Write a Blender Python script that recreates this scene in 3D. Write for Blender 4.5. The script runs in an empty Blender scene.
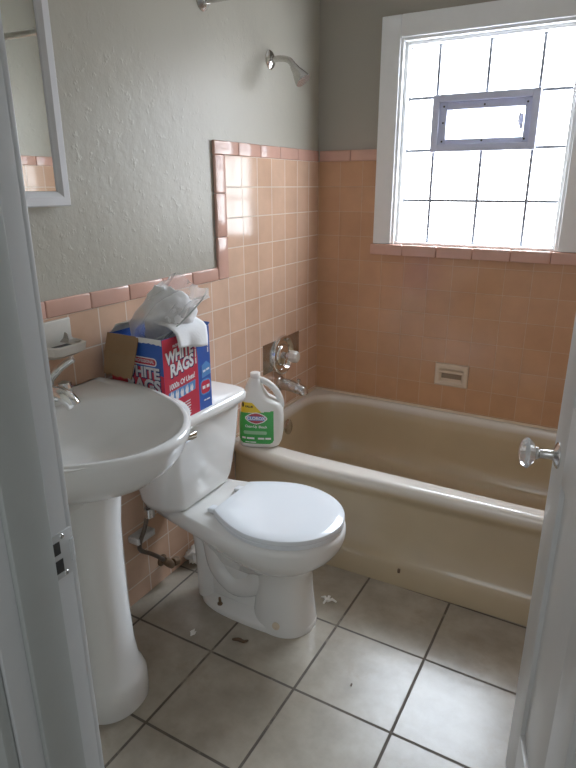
import bpy, bmesh, math, random
from mathutils import Vector, Matrix, noise
random.seed(7)
PI = math.pi
scene = bpy.context.scene
COL = scene.collection

# ------------------------------------------------------------------ helpers
def V(*a): return Vector(a)

class MB:
    """collects shapes, builds ONE mesh object"""
    def __init__(self): self.bm = bmesh.new()
    def box(self, x0, x1, y0, y1, z0, z1, bev=0.0, seg=2, mat=None):
        bm = self.bm
        vs = [bm.verts.new((x, y, z)) for x in (x0, x1) for y in (y0, y1) for z in (z0, z1)]
        q = [(0,1,3,2),(4,6,7,5),(0,4,5,1),(2,3,7,6),(0,2,6,4),(1,5,7,3)]
        fs = [bm.faces.new([vs[i] for i in f]) for f in q]
        if bev > 0:
            es = list({e for f in fs for e in f.edges})
            r = bmesh.ops.bevel(bm, geom=es, offset=bev, segments=seg, profile=0.5, affect='EDGES')
            vs = list({v for f in r['faces'] for v in f.verts} | {v for v in vs if v.is_valid})
        if mat is not None:
            bmesh.ops.transform(bm, matrix=mat, verts=[v for v in vs if v.is_valid])
        return self
    def loft(self, rings, cap0=True, cap1=True, closed=True):
        bm = self.bm
        R = [[bm.verts.new(p) for p in r] for r in rings]
        n = len(R[0])
        for a, b in zip(R, R[1:]):
            for i in range(n if closed else n-1):
                j = (i+1) % n
                bm.faces.new((a[i], a[j], b[j], b[i]))
        if cap0: bm.faces.new(list(reversed(R[0])))
        if cap1: bm.faces.new(R[-1])
        return self
    def tube(self, pts, rad, n=12, caps=True):
        pts = [Vector(p) for p in pts]
        if not isinstance(rad, (list, tuple)): rad = [rad]*len(pts)
        rings = []
        up = None
        for i, p in enumerate(pts):
            t = (pts[min(i+1, len(pts)-1)] - pts[max(i-1, 0)]).normalized()
            if up is None:
                up = Vector((0,0,1)) if abs(t.z) < .9 else Vector((1,0,0))
            a = t.cross(up)
            if a.length < 1e-5: a = t.cross(Vector((0.3,1,0.2)))
            a.normalize(); b = a.cross(t).normalized(); up = b
            rings.append([p + rad[i]*(math.cos(2*PI*k/n)*a + math.sin(2*PI*k/n)*b) for k in range(n)])
        return self.loft(rings, caps, caps)
    def lathe(self, prof, origin, axis=(0,0,1), n=24, xdir=None):
        """prof = [(radius, along axis)]"""
        ax = Vector(axis).normalized(); o = Vector(origin)
        a = ax.cross(Vector((0,0,1)) if abs(ax.z) < .9 else Vector((1,0,0))).normalized(); b = ax.cross(a)
        rings = [[o + ax*h + max(r,1e-4)*(math.cos(2*PI*k/n)*a + math.sin(2*PI*k/n)*b) for k in range(n)] for r, h in prof]
        return self.loft(rings)
    def poly(self, pts, d):
        """flat polygon extruded by vector d"""
        d = Vector(d); P = [Vector(p) for p in pts]
        return self.loft([P, [p+d for p in P]])
    def xform(self, m): bmesh.ops.transform(self.bm, matrix=m, verts=self.bm.verts); return self
    def build(self, name, mat, parent=None, smooth=40, recalc=True):
        bm = self.bm
        if recalc: bmesh.ops.recalc_face_normals(bm, faces=bm.faces)
        me = bpy.data.meshes.new(name); bm.to_mesh(me); bm.free()
        return link(name, me, mat, parent, smooth)

def link(name, me, mat, parent=None, smooth=40):
    if mat is not None:
        for m in (mat if isinstance(mat, (list, tuple)) else [mat]): me.materials.append(m)
    if smooth:
        for p in me.polygons: p.use_smooth = True
        me.set_sharp_from_angle(angle=math.radians(smooth))
    o = bpy.data.objects.new(name, me); COL.objects.link(o)
    if parent is not None:
        o.parent = parent
        o.matrix_parent_inverse = parent_matrix(parent).inverted()
    return o

def parent_matrix(o):
    m = Matrix.LocRotScale(o.location, o.rotation_euler, None)
    return m if o.parent is None else parent_matrix(o.parent) @ o.matrix_parent_inverse @ m

def tag(o, label, cat, group=None, kind=None):
    o['label'] = label; o['category'] = cat
    if group: o['group'] = group
    if kind: o['kind'] = kind
    return o
def thing(name, label, cat, loc, group=None):
    o = bpy.data.objects.new(name, None); COL.objects.link(o); o.location = loc
    o.empty_display_size = .05
    return tag(o, label, cat, group)
def struct(o): o['kind'] = 'structure'; return o

def subsurf(o, lv=2):
    m = o.modifiers.new('subdivision', 'SUBSURF'); m.levels = lv; m.render_levels = lv; return o

def catmull(pts, k=6):
    P = [Vector(p) for p in pts]; out = []
    for i in range(len(P)-1):
        p0 = P[max(i-1,0)]; p1 = P[i]; p2 = P[i+1]; p3 = P[min(i+2,len(P)-1)]
        for j in range(k):
            t = j/k
            out.append(.5*((2*p1)+(-p0+p2)*t+(2*p0-5*p1+4*p2-p3)*t*t+(-p0+3*p1-3*p2+p3)*t**3))
    out.append(P[-1]); return out

def superring(cx, cy, a, b, z, n=40, e=2.0):
    r = []
    for k in range(n):
        t = 2*PI*k/n; c, s = math.cos(t), math.sin(t)
        r.append((cx + a*math.copysign(abs(c)**(2/e), c), cy + b*math.copysign(abs(s)**(2/e), s), z))
    return r

# ------------------------------------------------------------------ materials
def nodes(name):
    m = bpy.data.materials.new(name); m.use_nodes = True
    nt = m.node_tree; b = nt.nodes['Principled BSDF']
    return m, nt, b
def rgb(c): return (*c, 1)
def mixcol(nt, fac, a, b):
    n = nt.nodes.new('ShaderNodeMix'); n.data_type = 'RGBA'
    nt.links.new(fac, n.inputs[0])
    for i, s in ((6, a), (7, b)):
        if isinstance(s, tuple): n.inputs[i].default_value = rgb(s)
        else: nt.links.new(s, n.inputs[i])
    return n.outputs[2]
def noise_tex(nt, scale, detail=4, rough=.55, vec=None):
    n = nt.nodes.new('ShaderNodeTexNoise'); n.inputs['Scale'].default_value = scale
    n.inputs['Detail'].default_value = detail; n.inputs['Roughness'].default_value = rough
    if vec is None:
        tc = nt.nodes.new('ShaderNodeTexCoord'); vec = tc.outputs['Object']
    nt.links.new(vec, n.inputs['Vector']); return n.outputs['Fac']
def ramp(nt, fac, p0, p1, c0=(0,0,0), c1=(1,1,1)):
    n = nt.nodes.new('ShaderNodeValToRGB'); nt.links.new(fac, n.inputs[0])
    n.color_ramp.elements[0].position = p0; n.color_ramp.elements[1].position = p1
    n.color_ramp.elements[0].color = rgb(c0); n.color_ramp.elements[1].color = rgb(c1)
    return n.outputs[0]
def bump(nt, b, h, strength, dist, normal=None):
    n = nt.nodes.new('ShaderNodeBump'); n.inputs['Strength'].default_value = strength; n.inputs['Distance'].default_value = dist
    nt.links.new(h, n.inputs['Height'])
    if normal is not None: nt.links.new(normal, n.inputs['Normal'])
    nt.links.new(n.outputs[0], b.inputs['Normal']); return n.outputs[0]

def simple(name, c, rough=.4, metal=0, var=.08, scale=30, bmp=0, bdist=.002, spec=.5, coat=0):
    m, nt, b = nodes(name)
    f = noise_tex(nt, scale)
    d = tuple(max(0, x*(1-var)) for x in c); l = tuple(min(1, x*(1+var)) for x in c)
    nt.links.new(mixcol(nt, f, d, l), b.inputs['Base Color'])
    b.inputs['Roughness'].default_value = rough; b.inputs['Metallic'].default_value = metal
    b.inputs['Specular IOR Level'].default_value = spec
    b.inputs['Coat Weight'].default_value = coat; b.inputs['Coat Roughness'].default_value = .05
    if bmp: bump(nt, b, noise_tex(nt, scale*2), bmp, bdist)
    return m

def tile_mat(name, u, v, pu, pv, ou, ov, c1, c2, grout, mortar, rough, bstr=.5, dirt=None, wob=.15, nscale=8):
    """ceramic tile grid from object coordinates; u,v = axis letters"""
    m, nt, b = nodes(name)
    tc = nt.nodes.new('ShaderNodeTexCoord'); sp = nt.nodes.new('ShaderNodeSeparateXYZ'); nt.links.new(tc.outputs['Object'], sp.inputs[0])
    cb = nt.nodes.new('ShaderNodeCombineXYZ')
    for i, (ax, o) in enumerate(((u, ou), (v, ov))):
        a = nt.nodes.new('ShaderNodeMath'); a.operation = 'SUBTRACT'; a.inputs[1].default_value = o
        nt.links.new(sp.outputs[ax], a.inputs[0])
        nt.links.new(a.outputs[0], cb.inputs[i])
    br = nt.nodes.new('ShaderNodeTexBrick'); br.offset = 0; br.squash = 1
    br.inputs['Scale'].default_value = 1; br.inputs['Brick Width'].default_value = pu; br.inputs['Row Height'].default_value = pv
    br.inputs['Mortar Size'].default_value = mortar; br.inputs['Mortar Smooth'].default_value = .25; br.inputs['Bias'].default_value = 0
    br.inputs['Color1'].default_value = rgb(c1); br.inputs['Color2'].default_value = rgb(c2); br.inputs['Mortar'].default_value = rgb(grout)
    nt.links.new(cb.outputs[0], br.inputs['Vector'])
    col = br.outputs['Color']
    f = noise_tex(nt, nscale, 6, .6)
    mul = nt.nodes.new('ShaderNodeMix'); mul.data_type = 'RGBA'; mul.blend_type = 'MULTIPLY'; mul.inputs[0].default_value = 1
    nt.links.new(col, mul.inputs[6]); nt.links.new(ramp(nt, f, .3, .7, (1-wob,)*3, (1,1,1)), mul.inputs[7])
    col = mul.outputs[2]
    if dirt:
        f2 = ramp(nt, noise_tex(nt, dirt[1], 8, .7), .56, .72)
        col = mixcol(nt, f2, col, dirt[0])
    nt.links.new(col, b.inputs['Base Color'])
    inv = nt.nodes.new('ShaderNodeMath'); inv.operation = 'SUBTRACT'; inv.inputs[0].default_value = 1; nt.links.new(br.outputs['Fac'], inv.inputs[1])
    rr = nt.nodes.new('ShaderNodeMapRange'); rr.inputs[3].default_value = rough; rr.inputs[4].default_value = .8
    nt.links.new(br.outputs['Fac'], rr.inputs[0]); nt.links.new(rr.outputs[0], b.inputs['Roughness'])
    w = bump(nt, b, noise_tex(nt, 9, 2), .07, .004)
    bump(nt, b, inv.outputs[0], bstr, .0015, w)
    return m

P = .108
ZC = 1.4705; Y0 = .749
M = {}
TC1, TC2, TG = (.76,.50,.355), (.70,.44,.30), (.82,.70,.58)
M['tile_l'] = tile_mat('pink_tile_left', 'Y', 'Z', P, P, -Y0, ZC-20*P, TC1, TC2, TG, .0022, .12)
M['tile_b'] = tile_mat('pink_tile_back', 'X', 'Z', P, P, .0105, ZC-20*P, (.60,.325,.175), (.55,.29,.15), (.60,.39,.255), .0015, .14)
M['cap'] = simple('pink_cap_tile', (.62,.36,.285), .15, var=.12, scale=14)
M['floor'] = tile_mat('floor_tile', 'X', 'Y', .2926, .2926, .369-.2926*6, -1.4229-.2926*12, (.43,.38,.305), (.39,.34,.27), (.11,.09,.07), .0045, .27, .8, dirt=((.30,.25,.19), 7), wob=.3, nscale=11)
M['plaster'] = simple('plaster_grey', (.42,.405,.35), .55, var=.05, scale=3)
def plaster(name, c, b1=.5):
    m, nt, b = nodes(name)
    f = noise_tex(nt, 2.2, 3)
    nt.links.new(mixcol(nt, f, tuple(x*.93 for x in c), tuple(x*1.05 for x in c)), b.inputs['Base Color'])
    b.inputs['Roughness'].default_value = .42
    n1 = bump(nt, b, noise_tex(nt, 9, 5, .6), b1, .014)
    n2 = noise_tex(nt, 38, 3, .6)
    bump(nt, b, ramp(nt, n2, .58, .8), b1*.8, .006, n1)
    return m
M['plaster'] = plaster('plaster_grey', (.385,.368,.305), .22)
M['plaster_b'] = plaster('plaster_back', (.36,.335,.285), .15)
M['ceiling'] = simple('ceiling_white', (.62,.6,.55), .8)
M['paint'] = simple('trim_paint', (.50,.515,.515), .38, var=.06, scale=12, bmp=.12, bdist=.003)
M['paint_shaded'] = simple('trim_paint_shaded', (.33,.35,.335), .5, var=.08, scale=14, bmp=.15, bdist=.003)  # shaded copy of the trim paint, dimmer light put into its colour
M['doorpaint'] = simple('door_paint', (.56,.56,.55), .35, var=.05, scale=8, bmp=.1, bdist=.003)
M['winpaint'] = simple('window_paint', (.88,.90,.91), .4, var=.03)
M['porcelain'] = simple('white_porcelain', (.80,.79,.76), .08, var=.02, scale=4, coat=.3)
M['porcelain_s'] = simple('sink_porcelain', (.82,.815,.80), .1, var=.03, scale=4, coat=.3)
M['seat'] = simple('seat_plastic', (.76,.79,.82), .12, var=.01, scale=4)
M['tub'] = simple('almond_enamel', (.50,.405,.265), .2, var=.06, scale=5, coat=.5)
def tubmat():
    m, nt, b = nodes('almond_enamel')
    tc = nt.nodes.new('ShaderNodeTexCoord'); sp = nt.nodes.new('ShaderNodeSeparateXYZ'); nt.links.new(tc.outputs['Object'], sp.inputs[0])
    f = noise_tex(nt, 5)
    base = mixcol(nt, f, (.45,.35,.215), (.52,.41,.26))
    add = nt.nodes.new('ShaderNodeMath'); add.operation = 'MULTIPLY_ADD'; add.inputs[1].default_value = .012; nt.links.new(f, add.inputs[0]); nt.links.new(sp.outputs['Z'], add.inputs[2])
    rim_light = ramp(nt, add.outputs[0], .345, .372)  # window light on the rim top, painted in as a lighter enamel colour
    nt.links.new(mixcol(nt, rim_light, base, (.74,.69,.61)), b.inputs['Base Color'])
    b.inputs['Roughness'].default_value = .22; b.inputs['Coat Weight'].default_value = .4; b.inputs['Coat Roughness'].default_value = .06
    return m
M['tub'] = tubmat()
M['chrome'] = simple('chrome', (.78,.78,.77), .1, 1, var=.04, scale=40)
M['oldchrome'] = simple('worn_chrome', (.58,.57,.55), .25, 1, var=.25, scale=30)
M['darkmetal'] = simple('dark_hose', (.16,.13,.11), .45, .5, var=.3, scale=60)
M['frame'] = simple('white_plastic', (.68,.69,.72), .3, var=.02)
M['mirror'] = simple('mirror_silver', (.86,.88,.86), .02, 1, var=.01)
M['dark'] = simple('dark_hole', (.02,.02,.02), .7)
M['beige'] = simple('beige_ceramic', (.66,.53,.40), .2, var=.06)
M['whiteceramic'] = simple('cream_ceramic', (.66,.63,.57), .25, var=.06)
M['hdpe'] = simple('milky_plastic', (.78,.775,.73), .35, var=.03)
M['cardboard'] = simple('brown_cardboard', (.27,.165,.085), .85, var=.12, scale=25)
M['cardwhite'] = simple('torn_card', (.74,.73,.70), .8, var=.06)
M['red'] = simple('print_red', (.55,.03,.06), .35, var=.06)
M['blue'] = simple('print_blue', (.03,.10,.42), .35, var=.08)
M['lblue'] = simple('print_light_blue', (.10,.28,.62), .35, var=.1)
M['white'] = simple('print_white', (.85,.85,.87), .4, var=.03)
M['silver'] = simple('print_silver', (.66,.66,.70), .4, var=.12, scale=60)
M['navy'] = simple('print_navy', (.012,.02,.11), .4, var=.1)
M['green'] = simple('label_green', (.035,.36,.06), .3, var=.12, scale=15)
M['yellow'] = simple('label_yellow', (.78,.56,.02), .3, var=.05)
M['lred'] = simple('label_red', (.42,.05,.07), .3, var=.05)
M['cloth'] = simple('white_rag_cloth', (.82,.82,.83), .9, var=.04, scale=80, bmp=.3, bdist=.002)
M['paper'] = simple('white_paper', (.80,.77,.72), .9, var=.05, scale=60)
M['leaf'] = simple('brown_scrap', (.10,.06,.035), .8, var=.2)
M['caulk'] = simple('caulk', (.72,.60,.45), .6, var=.1)
M['metalgrey'] = simple('vent_aluminium', (.60,.64,.82), .4, .0, var=.08)
M['rust'] = simple('rusty_bolt', (.20,.13,.08), .6, .5, var=.3)
M['mortar'] = simple('block_mortar', (.22,.24,.28), .8, var=.05)
M['hall'] = simple('hall_floor', (.20,.17,.14), .6, var=.1)

def glassblock():
    m, nt, b = nodes('glass_block')
    f = noise_tex(nt, 5, 2)
    e = nt.nodes.new('ShaderNodeEmission'); e.inputs['Strength'].default_value = 16.0
    nt.links.new(mixcol(nt, f, (.86,.93,1.0), (1.0,1.0,1.0)), e.inputs['Color'])
    g = nt.nodes.new('ShaderNodeBsdfGlossy'); g.inputs['Roughness'].default_value = .1
    mx = nt.nodes.new('ShaderNodeMixShader'); mx.inputs[0].default_value = .04
    nt.links.new(e.outputs[0], mx.inputs[1]); nt.links.new(g.outputs[0], mx.inputs[2])
    tr = nt.nodes.new('ShaderNodeBsdfTransparent'); m2 = nt.nodes.new('ShaderNodeMixShader'); m2.inputs[0].default_value = .65
    nt.links.new(mx.outputs[0], m2.inputs[1]); nt.links.new(tr.outputs[0], m2.inputs[2])
    nt.links.new(m2.outputs[0], nt.nodes['Material Output'].inputs['Surface'])
    return m
M['glassblock'] = glassblock()
def crystal():
    m, nt, b = nodes('cut_glass')
    b.inputs['Transmission Weight'].default_value = .75; b.inputs['Roughness'].default_value = .03
    b.inputs['IOR'].default_value = 1.5
    f = noise_tex(nt, 20); nt.links.new(mixcol(nt, f, (.85,.87,.9), (1,1,1)), b.inputs['Base Color'])
    return m
M['crystal'] = crystal()
def bagmat():
    m, nt, b = nodes('clear_bag_plastic')
    b.inputs['Roughness'].default_value = .18
    f = noise_tex(nt, 18, 3)
    nt.links.new(mixcol(nt, f, (.92,.92,.92), (.98,.98,.98)), b.inputs['Base Color'])
    tl = nt.nodes.new('ShaderNodeBsdfTranslucent'); tl.inputs[0].default_value = (.9,.9,.9,1)
    m1 = nt.nodes.new('ShaderNodeMixShader'); m1.inputs[0].default_value = .4
    nt.links.new(b.outputs[0], m1.inputs[1]); nt.links.new(tl.outputs[0], m1.inputs[2])
    tr = nt.nodes.new('ShaderNodeBsdfTransparent'); mx = nt.nodes.new('ShaderNodeMixShader')
    lw = nt.nodes.new('ShaderNodeLayerWeight'); lw.inputs[0].default_value = .35
    nt.links.new(ramp(nt, lw.outputs['Facing'], 0, 1, (.22,)*3, (.8,)*3), mx.inputs[0])
    nt.links.new(tr.outputs[0], mx.inputs[1]); nt.links.new(m1.outputs[0], mx.inputs[2])
    nt.links.new(mx.outputs[0], nt.nodes['Material Output'].inputs['Surface'])
    return m
M['bag'] = bagmat()

# ------------------------------------------------------------------ lettering
def text_faces(body, size, bold=0.0, shear=0.0, spacing=1.0):
    cu = bpy.data.curves.new('lettering', 'FONT'); cu.body = body; cu.size = size; cu.offset = bold
    cu.shear = shear; cu.align_x = 'CENTER'; cu.align_y = 'CENTER'; cu.resolution_u = 3; cu.space_character = spacing
    o = bpy.data.objects.new('lettering', cu); COL.objects.link(o)
    dg = bpy.context.evaluated_depsgraph_get(); dg.update()
    me = bpy.data.meshes.new_from_object(o.evaluated_get(dg))
    vs = [v.co.copy() for v in me.vertices]; fs = [tuple(p.vertices) for p in me.polygons]
    bpy.data.objects.remove(o); bpy.data.curves.remove(cu); bpy.data.meshes.remove(me)
    return vs, fs
def put_text(mb, body, size, fn, bold=0, shear=0, spacing=1.0, sx=1.0, ang=0.0, at=(0,0)):
    vs, fs = text_faces(body, size, bold, shear, spacing)
    c, s = math.cos(ang), math.sin(ang)
    nv = []
    for v in vs:
        x, y = v.x*sx, v.y
        nv.append(mb.bm.verts.new(fn(at[0]+x*c-y*s, at[1]+x*s+y*c)))
    for f in fs:
        try: mb.bm.faces.new([nv[i] for i in f])
        except ValueError: pass
def put_poly(mb, pts, fn):
    mb.bm.faces.new([mb.bm.verts.new(fn(*p)) for p in pts])
def put_print(mb, words, h, fn, ang=0.0, at=(0,0)):
    """a line of print too small to read: one short stroke per word"""
    gap = h*.6; x = -(sum(words)+gap*(len(words)-1))/2
    c, s = math.cos(ang), math.sin(ang)
    for w in words:
        q = [(x,-h/2),(x+w,-h/2),(x+w,h/2),(x,h/2)]
        put_poly(mb, [(at[0]+u*c-v*s, at[1]+u*s+v*c) for u, v in q], fn); x += w+gap
def rrect(x0, x1, y0, y1, r, n=5):
    out = []
    for cx, cy, a in ((x1-r,y1-r,0),(x0+r,y1-r,90),(x0+r,y0+r,180),(x1-r,y0+r,270)):
        for k in range(n+1):
            t = math.radians(a+90*k/n); out.append((cx+r*math.cos(t), cy+r*math.sin(t)))
    return out

# ------------------------------------------------------------------ room shell
XR = 1.52; YD = -2.095; YH = -2.222; H = 2.42
struct(MB().box(-.12, XR+.12, YH, .12, -.08, 0).build('floor', M['floor'], smooth=0))
struct(MB().box(-.6, 2.4, -3.9, YH, -.08, -.004).build('floor_hall', M['hall'], smooth=0))
struct(MB().box(-.12, XR+.12, YH, .12, H, H+.08).build('ceiling', M['ceiling'], smooth=0))
wl = struct(MB().box(-.12, 0, YH, .12, 0, H).build('wall_left', M['plaster'], smooth=0))
wr = struct(MB().box(XR, XR+.12, YH, .12, 0, H).build('wall_right', M['plaster'], smooth=0))
WX0, WX1, WZ0, WZ1 = .375, 1.062, 1.12, 1.93
mb = MB()
mb.box(0, WX0, 0, .12, 0, H).box(WX1, XR, 0, .12, 0, H).box(WX0, WX1, 0, .12, 0, WZ0).box(WX0, WX1, 0, .12, WZ1, H)
wb = struct(mb.build('wall_back', M['plaster_b'], smooth=0))
JX0, JX1 = .66, 1.432
mb = MB()
mb.box(0, JX0-.02, YH, YD, 0, H).box(JX1+.02, XR, YH, YD, 0, H).box(JX0-.02, JX1+.02, YH, YD, 2.06, H)
wd = struct(mb.build('wall_door', M['plaster'], smooth=0))

# tile cladding (7 mm proud) as children of the walls
TT = .007
ZW = ZC - 4*P                        # wainscot tile top
mb = MB()
mb.box(0, TT, -Y0, -.0, .377, ZC).box(0, TT, YD, -Y0, 0, ZW)
mb.build('tile_panel', M['tile_l'], wl, smooth=0)
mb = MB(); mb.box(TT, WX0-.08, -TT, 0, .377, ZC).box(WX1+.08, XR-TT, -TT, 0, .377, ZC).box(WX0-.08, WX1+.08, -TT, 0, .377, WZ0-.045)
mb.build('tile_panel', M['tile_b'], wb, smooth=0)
mb = MB(); mb.box(XR-TT, XR, -Y0, 0, .377, ZC).box(XR-TT, XR, YD, -Y0, 0, ZW)
mb.build('tile_panel', M['tile_l'], wr, smooth=0)
# rounded cap tiles, six inch pieces with fine joints
def caps_line(mb, kind, a, b, fixed, step=.152):
    t = a; s = 1 if b > a else -1
    while (b-t)*s > .004:
        e = t+s*step
        if (b-e)*s < .0: e = b
        lo, hi = min(t, e)+.0008, max(t, e)-.0008
        if kind == 'L': mb.box(0, TT+.005, lo, hi, fixed, fixed+.046, .004, 3)
        if kind == 'LV': mb.box(0, TT+.005, fixed-.064, fixed, lo, hi, .004, 3)
        if kind == 'B': mb.box(lo, hi, -TT-.005, 0, fixed, fixed+.046, .004, 3)
        if kind == 'R': mb.box(XR-TT-.005, XR, lo, hi, fixed, fixed+.046, .004, 3)
        t = e
mb = MB(); caps_line(mb, 'L', -Y0-.066, -.013, ZC); caps_line(mb, 'LV', ZW, ZC, -Y0); caps_line(mb, 'L', -Y0-.066, YD, ZW)
mb.build('cap_tiles', M['cap'], wl)
mb = MB(); caps_line(mb, 'B', .013, WX0-.083, ZC); caps_line(mb, 'B', XR-.013, WX1+.083, ZC)
mb.build('cap_tiles', M['cap'], wb)
mb = MB(); caps_line(mb, 'R', -Y0-.066, -.013, ZC); caps_line(mb, 'R', -Y0-.066, YD, ZW); 
mb.build('cap_tiles', M['cap'], wr)
# pink sill course below the window
mb = MB(); x = WX0-.093
while x < WX1+.09:
    mb.box(x+.001, min(x+.152, WX1+.093)-.001, -.03, 0, WZ0-.048, WZ0-.001, .005, 3); x += .152
struct(mb.build('trim_1', M['cap'])).name = 'trim_1'
# joint at tub / wall : pale caulk bead
mb = MB(); mb.tube([(.016,-.012,.3815),(XR-.02,-.012,.3815)], .006, 8).tube([(.012,-.72,.3815),(.012,-.016,.3815)], .006, 8)
struct(mb.build('trim_2', M['caulk']))

# ------------------------------------------------------------------ window
win = bpy.data.objects.new('window_1', None); COL.objects.link(win); win.location = ((WX0+WX1)/2, 0, WZ0); struct(win)
mb = MB()
CW = .082
mb.box(WX0-CW, WX0, -.022, 0, WZ0, WZ1+CW, .004).box(WX1, WX1+CW, -.022, 0, WZ0, WZ1+CW, .004).box(WX0-.0, WX1, -.022, 0, WZ1, WZ1+CW, .004)
mb.build('window_casing', M['winpaint'], win)
mb = MB()
for d, y0, y1 in ((.0,-.012,.03), ):
    mb.box(WX0, WX0+.012, y0, .115, WZ0, WZ1, .002).box(WX1-.012, WX1, y0, .115, WZ0, WZ1, .002).box(WX0+.012, WX1-.012, y0, .115, WZ1-.012, WZ1, .002)
mb.box(WX0+.012, WX0+.026, .012, .115, WZ0, WZ1-.012, .003).box(WX1-.026, WX1-.012, .012, .115, WZ0, WZ1-.012, .003).box(WX0+.026, WX1-.026, .012, .115, WZ1-.026, WZ1-.012, .003)
mb.box(WX0+.012, WX1-.012, 0.0, .115, WZ0-.0005, WZ0+.010, .002)
mb.build('window_frame', M['winpaint'], win)
gx = [WX0+.026, .522, .72, .915, WX1-.026]; gz = [WZ0+.010, 1.305, 1.507, 1.710, WZ1-.026]
mb = MB()
for i in range(4):
    for j in range(4):
        if j == 2 and i in (1, 2): continue
        mb.box(gx[i]+.0052, gx[i+1]-.0052, .047, .11, gz[j]+.0052, gz[j+1]-.0052, .003, 2)
mb.build('glass_blocks', M['glassblock'], win)
mb = MB()
for i in (1,2,3):
    for j in range(4):
        if j == 2 and i == 2: continue
        mb.box(gx[i]-.0052, gx[i]+.0052, .042, .105, gz[j], gz[j+1])
for j in (1,2,3):
    for i in range(4):
        mb.box(gx[i]+.0052, gx[i+1]-.0052, .042, .105, gz[j]-.0052, gz[j]+.0052)
mb.box(gx[0]-.001, gx[4]+.001, .049, .105, gz[0]-.001, gz[0]+.003).box(gx[0]-.001, gx[4]+.001, .049, .105, gz[4]-.003, gz[4]+.001)
mb.box(gx[0]-.001, gx[0]+.003, .049, .105, gz[0], gz[4]).box(gx[4]-.003, gx[4]+.001, .049, .105, gz[0], gz[4])
mb.build('mortar_joints', M['mortar'], win, smooth=0)
# hopper vent
def ring_frame(mb, x0, x1, z0, z1, w, y0, y1, bev=.002, wb_=None, wr_=None):
    wb_ = wb_ or w; wr_ = wr_ or w
    mb.box(x0, x0+w, y0, y1, z0, z1, bev).box(x1-wr_, x1, y0, y1, z0, z1, bev)
    mb.box(x0+w, x1-wr_, y0, y1, z0, z0+wb_, bev).box(x0+w, x1-wr_, y0, y1, z1-w, z1, bev)
vx0, vx1, vz0, vz1 = .513, .926, 1.499, 1.716
mb = MB(); ring_frame(mb, vx0, vx1, vz0, vz1, .028, .018, .11)
vf = mb.build('vent_frame', M['metalgrey'], win)
mb = MB(); ring_frame(mb, vx0+.029, vx1-.029, vz0+.029, vz1-.029, .03, .03, .09, .004, wb_=.02, wr_=.024)
for sx, sz in ((.2, .0), ):
    pass
mb.build('vent_sash', M['metalgrey'], vf)
mb = MB(); mb.box(vx0+.06, vx1-.054, .06, .066, vz0+.05, vz1-.06)
mb.build('vent_pane', M['glassblock'], vf, smooth=0)
mb = MB(); xl = vx1-.066
mb.box(xl, xl+.012, .012, .03, 1.575, 1.63, .003).tube([(xl+.006,.015,1.58),(xl+.0,-.004,1.60),(xl+.002,-.002,1.63)], .004, 8)
mb.build('vent_latch', M['metalgrey'], vf)
mb = MB()
for x, z in ((vx0+.045, vz1-.045), ((vx0+vx1)/2, vz1-.045), (vx1-.045, vz1-.045), (vx0+.045, vz0+.04), ((vx0+vx1)/2, vz0+.04), (vx1-.045, vz0+.04), (vx0+.045, 1.61)):
    mb.lathe([(.004,0),(.0035,.003),(.001,.004)], (x, .03, z), (0,-1,0), 10)
mb.build('screw_heads', M['dark'], vf)

# ------------------------------------------------------------------ left jamb + casing, right jamb
mb = MB(); mb.box(JX0-.02, JX0, YH, YD, 0, 2.06, .001)
jl = struct(mb.build('trim_3', M['paint']))
mb = MB(); mb.box(JX0, JX0+.012, -2.19, YD-.034, 0, 2.048, .0025)
mb.build('door_stop', M['paint_shaded'], jl)
mb = MB(); mb.box(JX0-.085, JX0-.008, YD, YD+.016, 0, 2.12, .004)
mb.build('inner_casing', M['paint'], jl)
mb = MB(); mb.box(JX0-.085, JX0-.006, YH-.018, YH, 0, 2.12, .004)
mb.build('outer_casing', M['paint_shaded'], jl)
mb = MB(); zs = .866; yj = YD-.018
ox = JX0; 
# strike plate: thin painted plate with two latch holes and a curled lip
mb.box(ox, ox+.0018, YD-.031, YD+.004, zs-.036, zs+.036, .0006)
mb.tube([(ox+.001,YD+.003,zs-.018),(ox+.001,YD+.003,zs+.018)], .004, 8)
sp_ = mb.build('strike_plate', M['paint'], jl)
mb = MB(); mb.box(ox+.0012, ox+.0026, YD-.030, YD-.017, zs+.004, zs+.024, .0004).box(ox+.0012, ox+.0026, YD-.030, YD-.015, zs-.026, zs-.005, .0004)
mb.build('latch_hole', M['dark'], sp_)
mb = MB(); 
for dz in (.029, -.031): mb.lathe([(.004,0),(.003,.0015)], (ox+.0018, YD-.012, zs+dz), (1,0,0), 10)
mb.build('screw_heads', M['oldchrome'], sp_)
mb = MB(); mb.box(JX1, JX1+.02, YH, YD, 0, 2.06, .001).box(JX1-.012, JX1, -2.19, YD-.036, 0, 2.048, .0025)
struct(mb.build('trim_4', M['paint']))
mb = MB(); mb.box(JX0-.02, JX1+.02, YH, YD, 2.06-.0, 2.08, .001).box(JX0+.012, JX1-.012, -2.19, YD-.036, 2.048, 2.06, .002)
struct(mb.build('trim_5', M['paint']))

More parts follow.
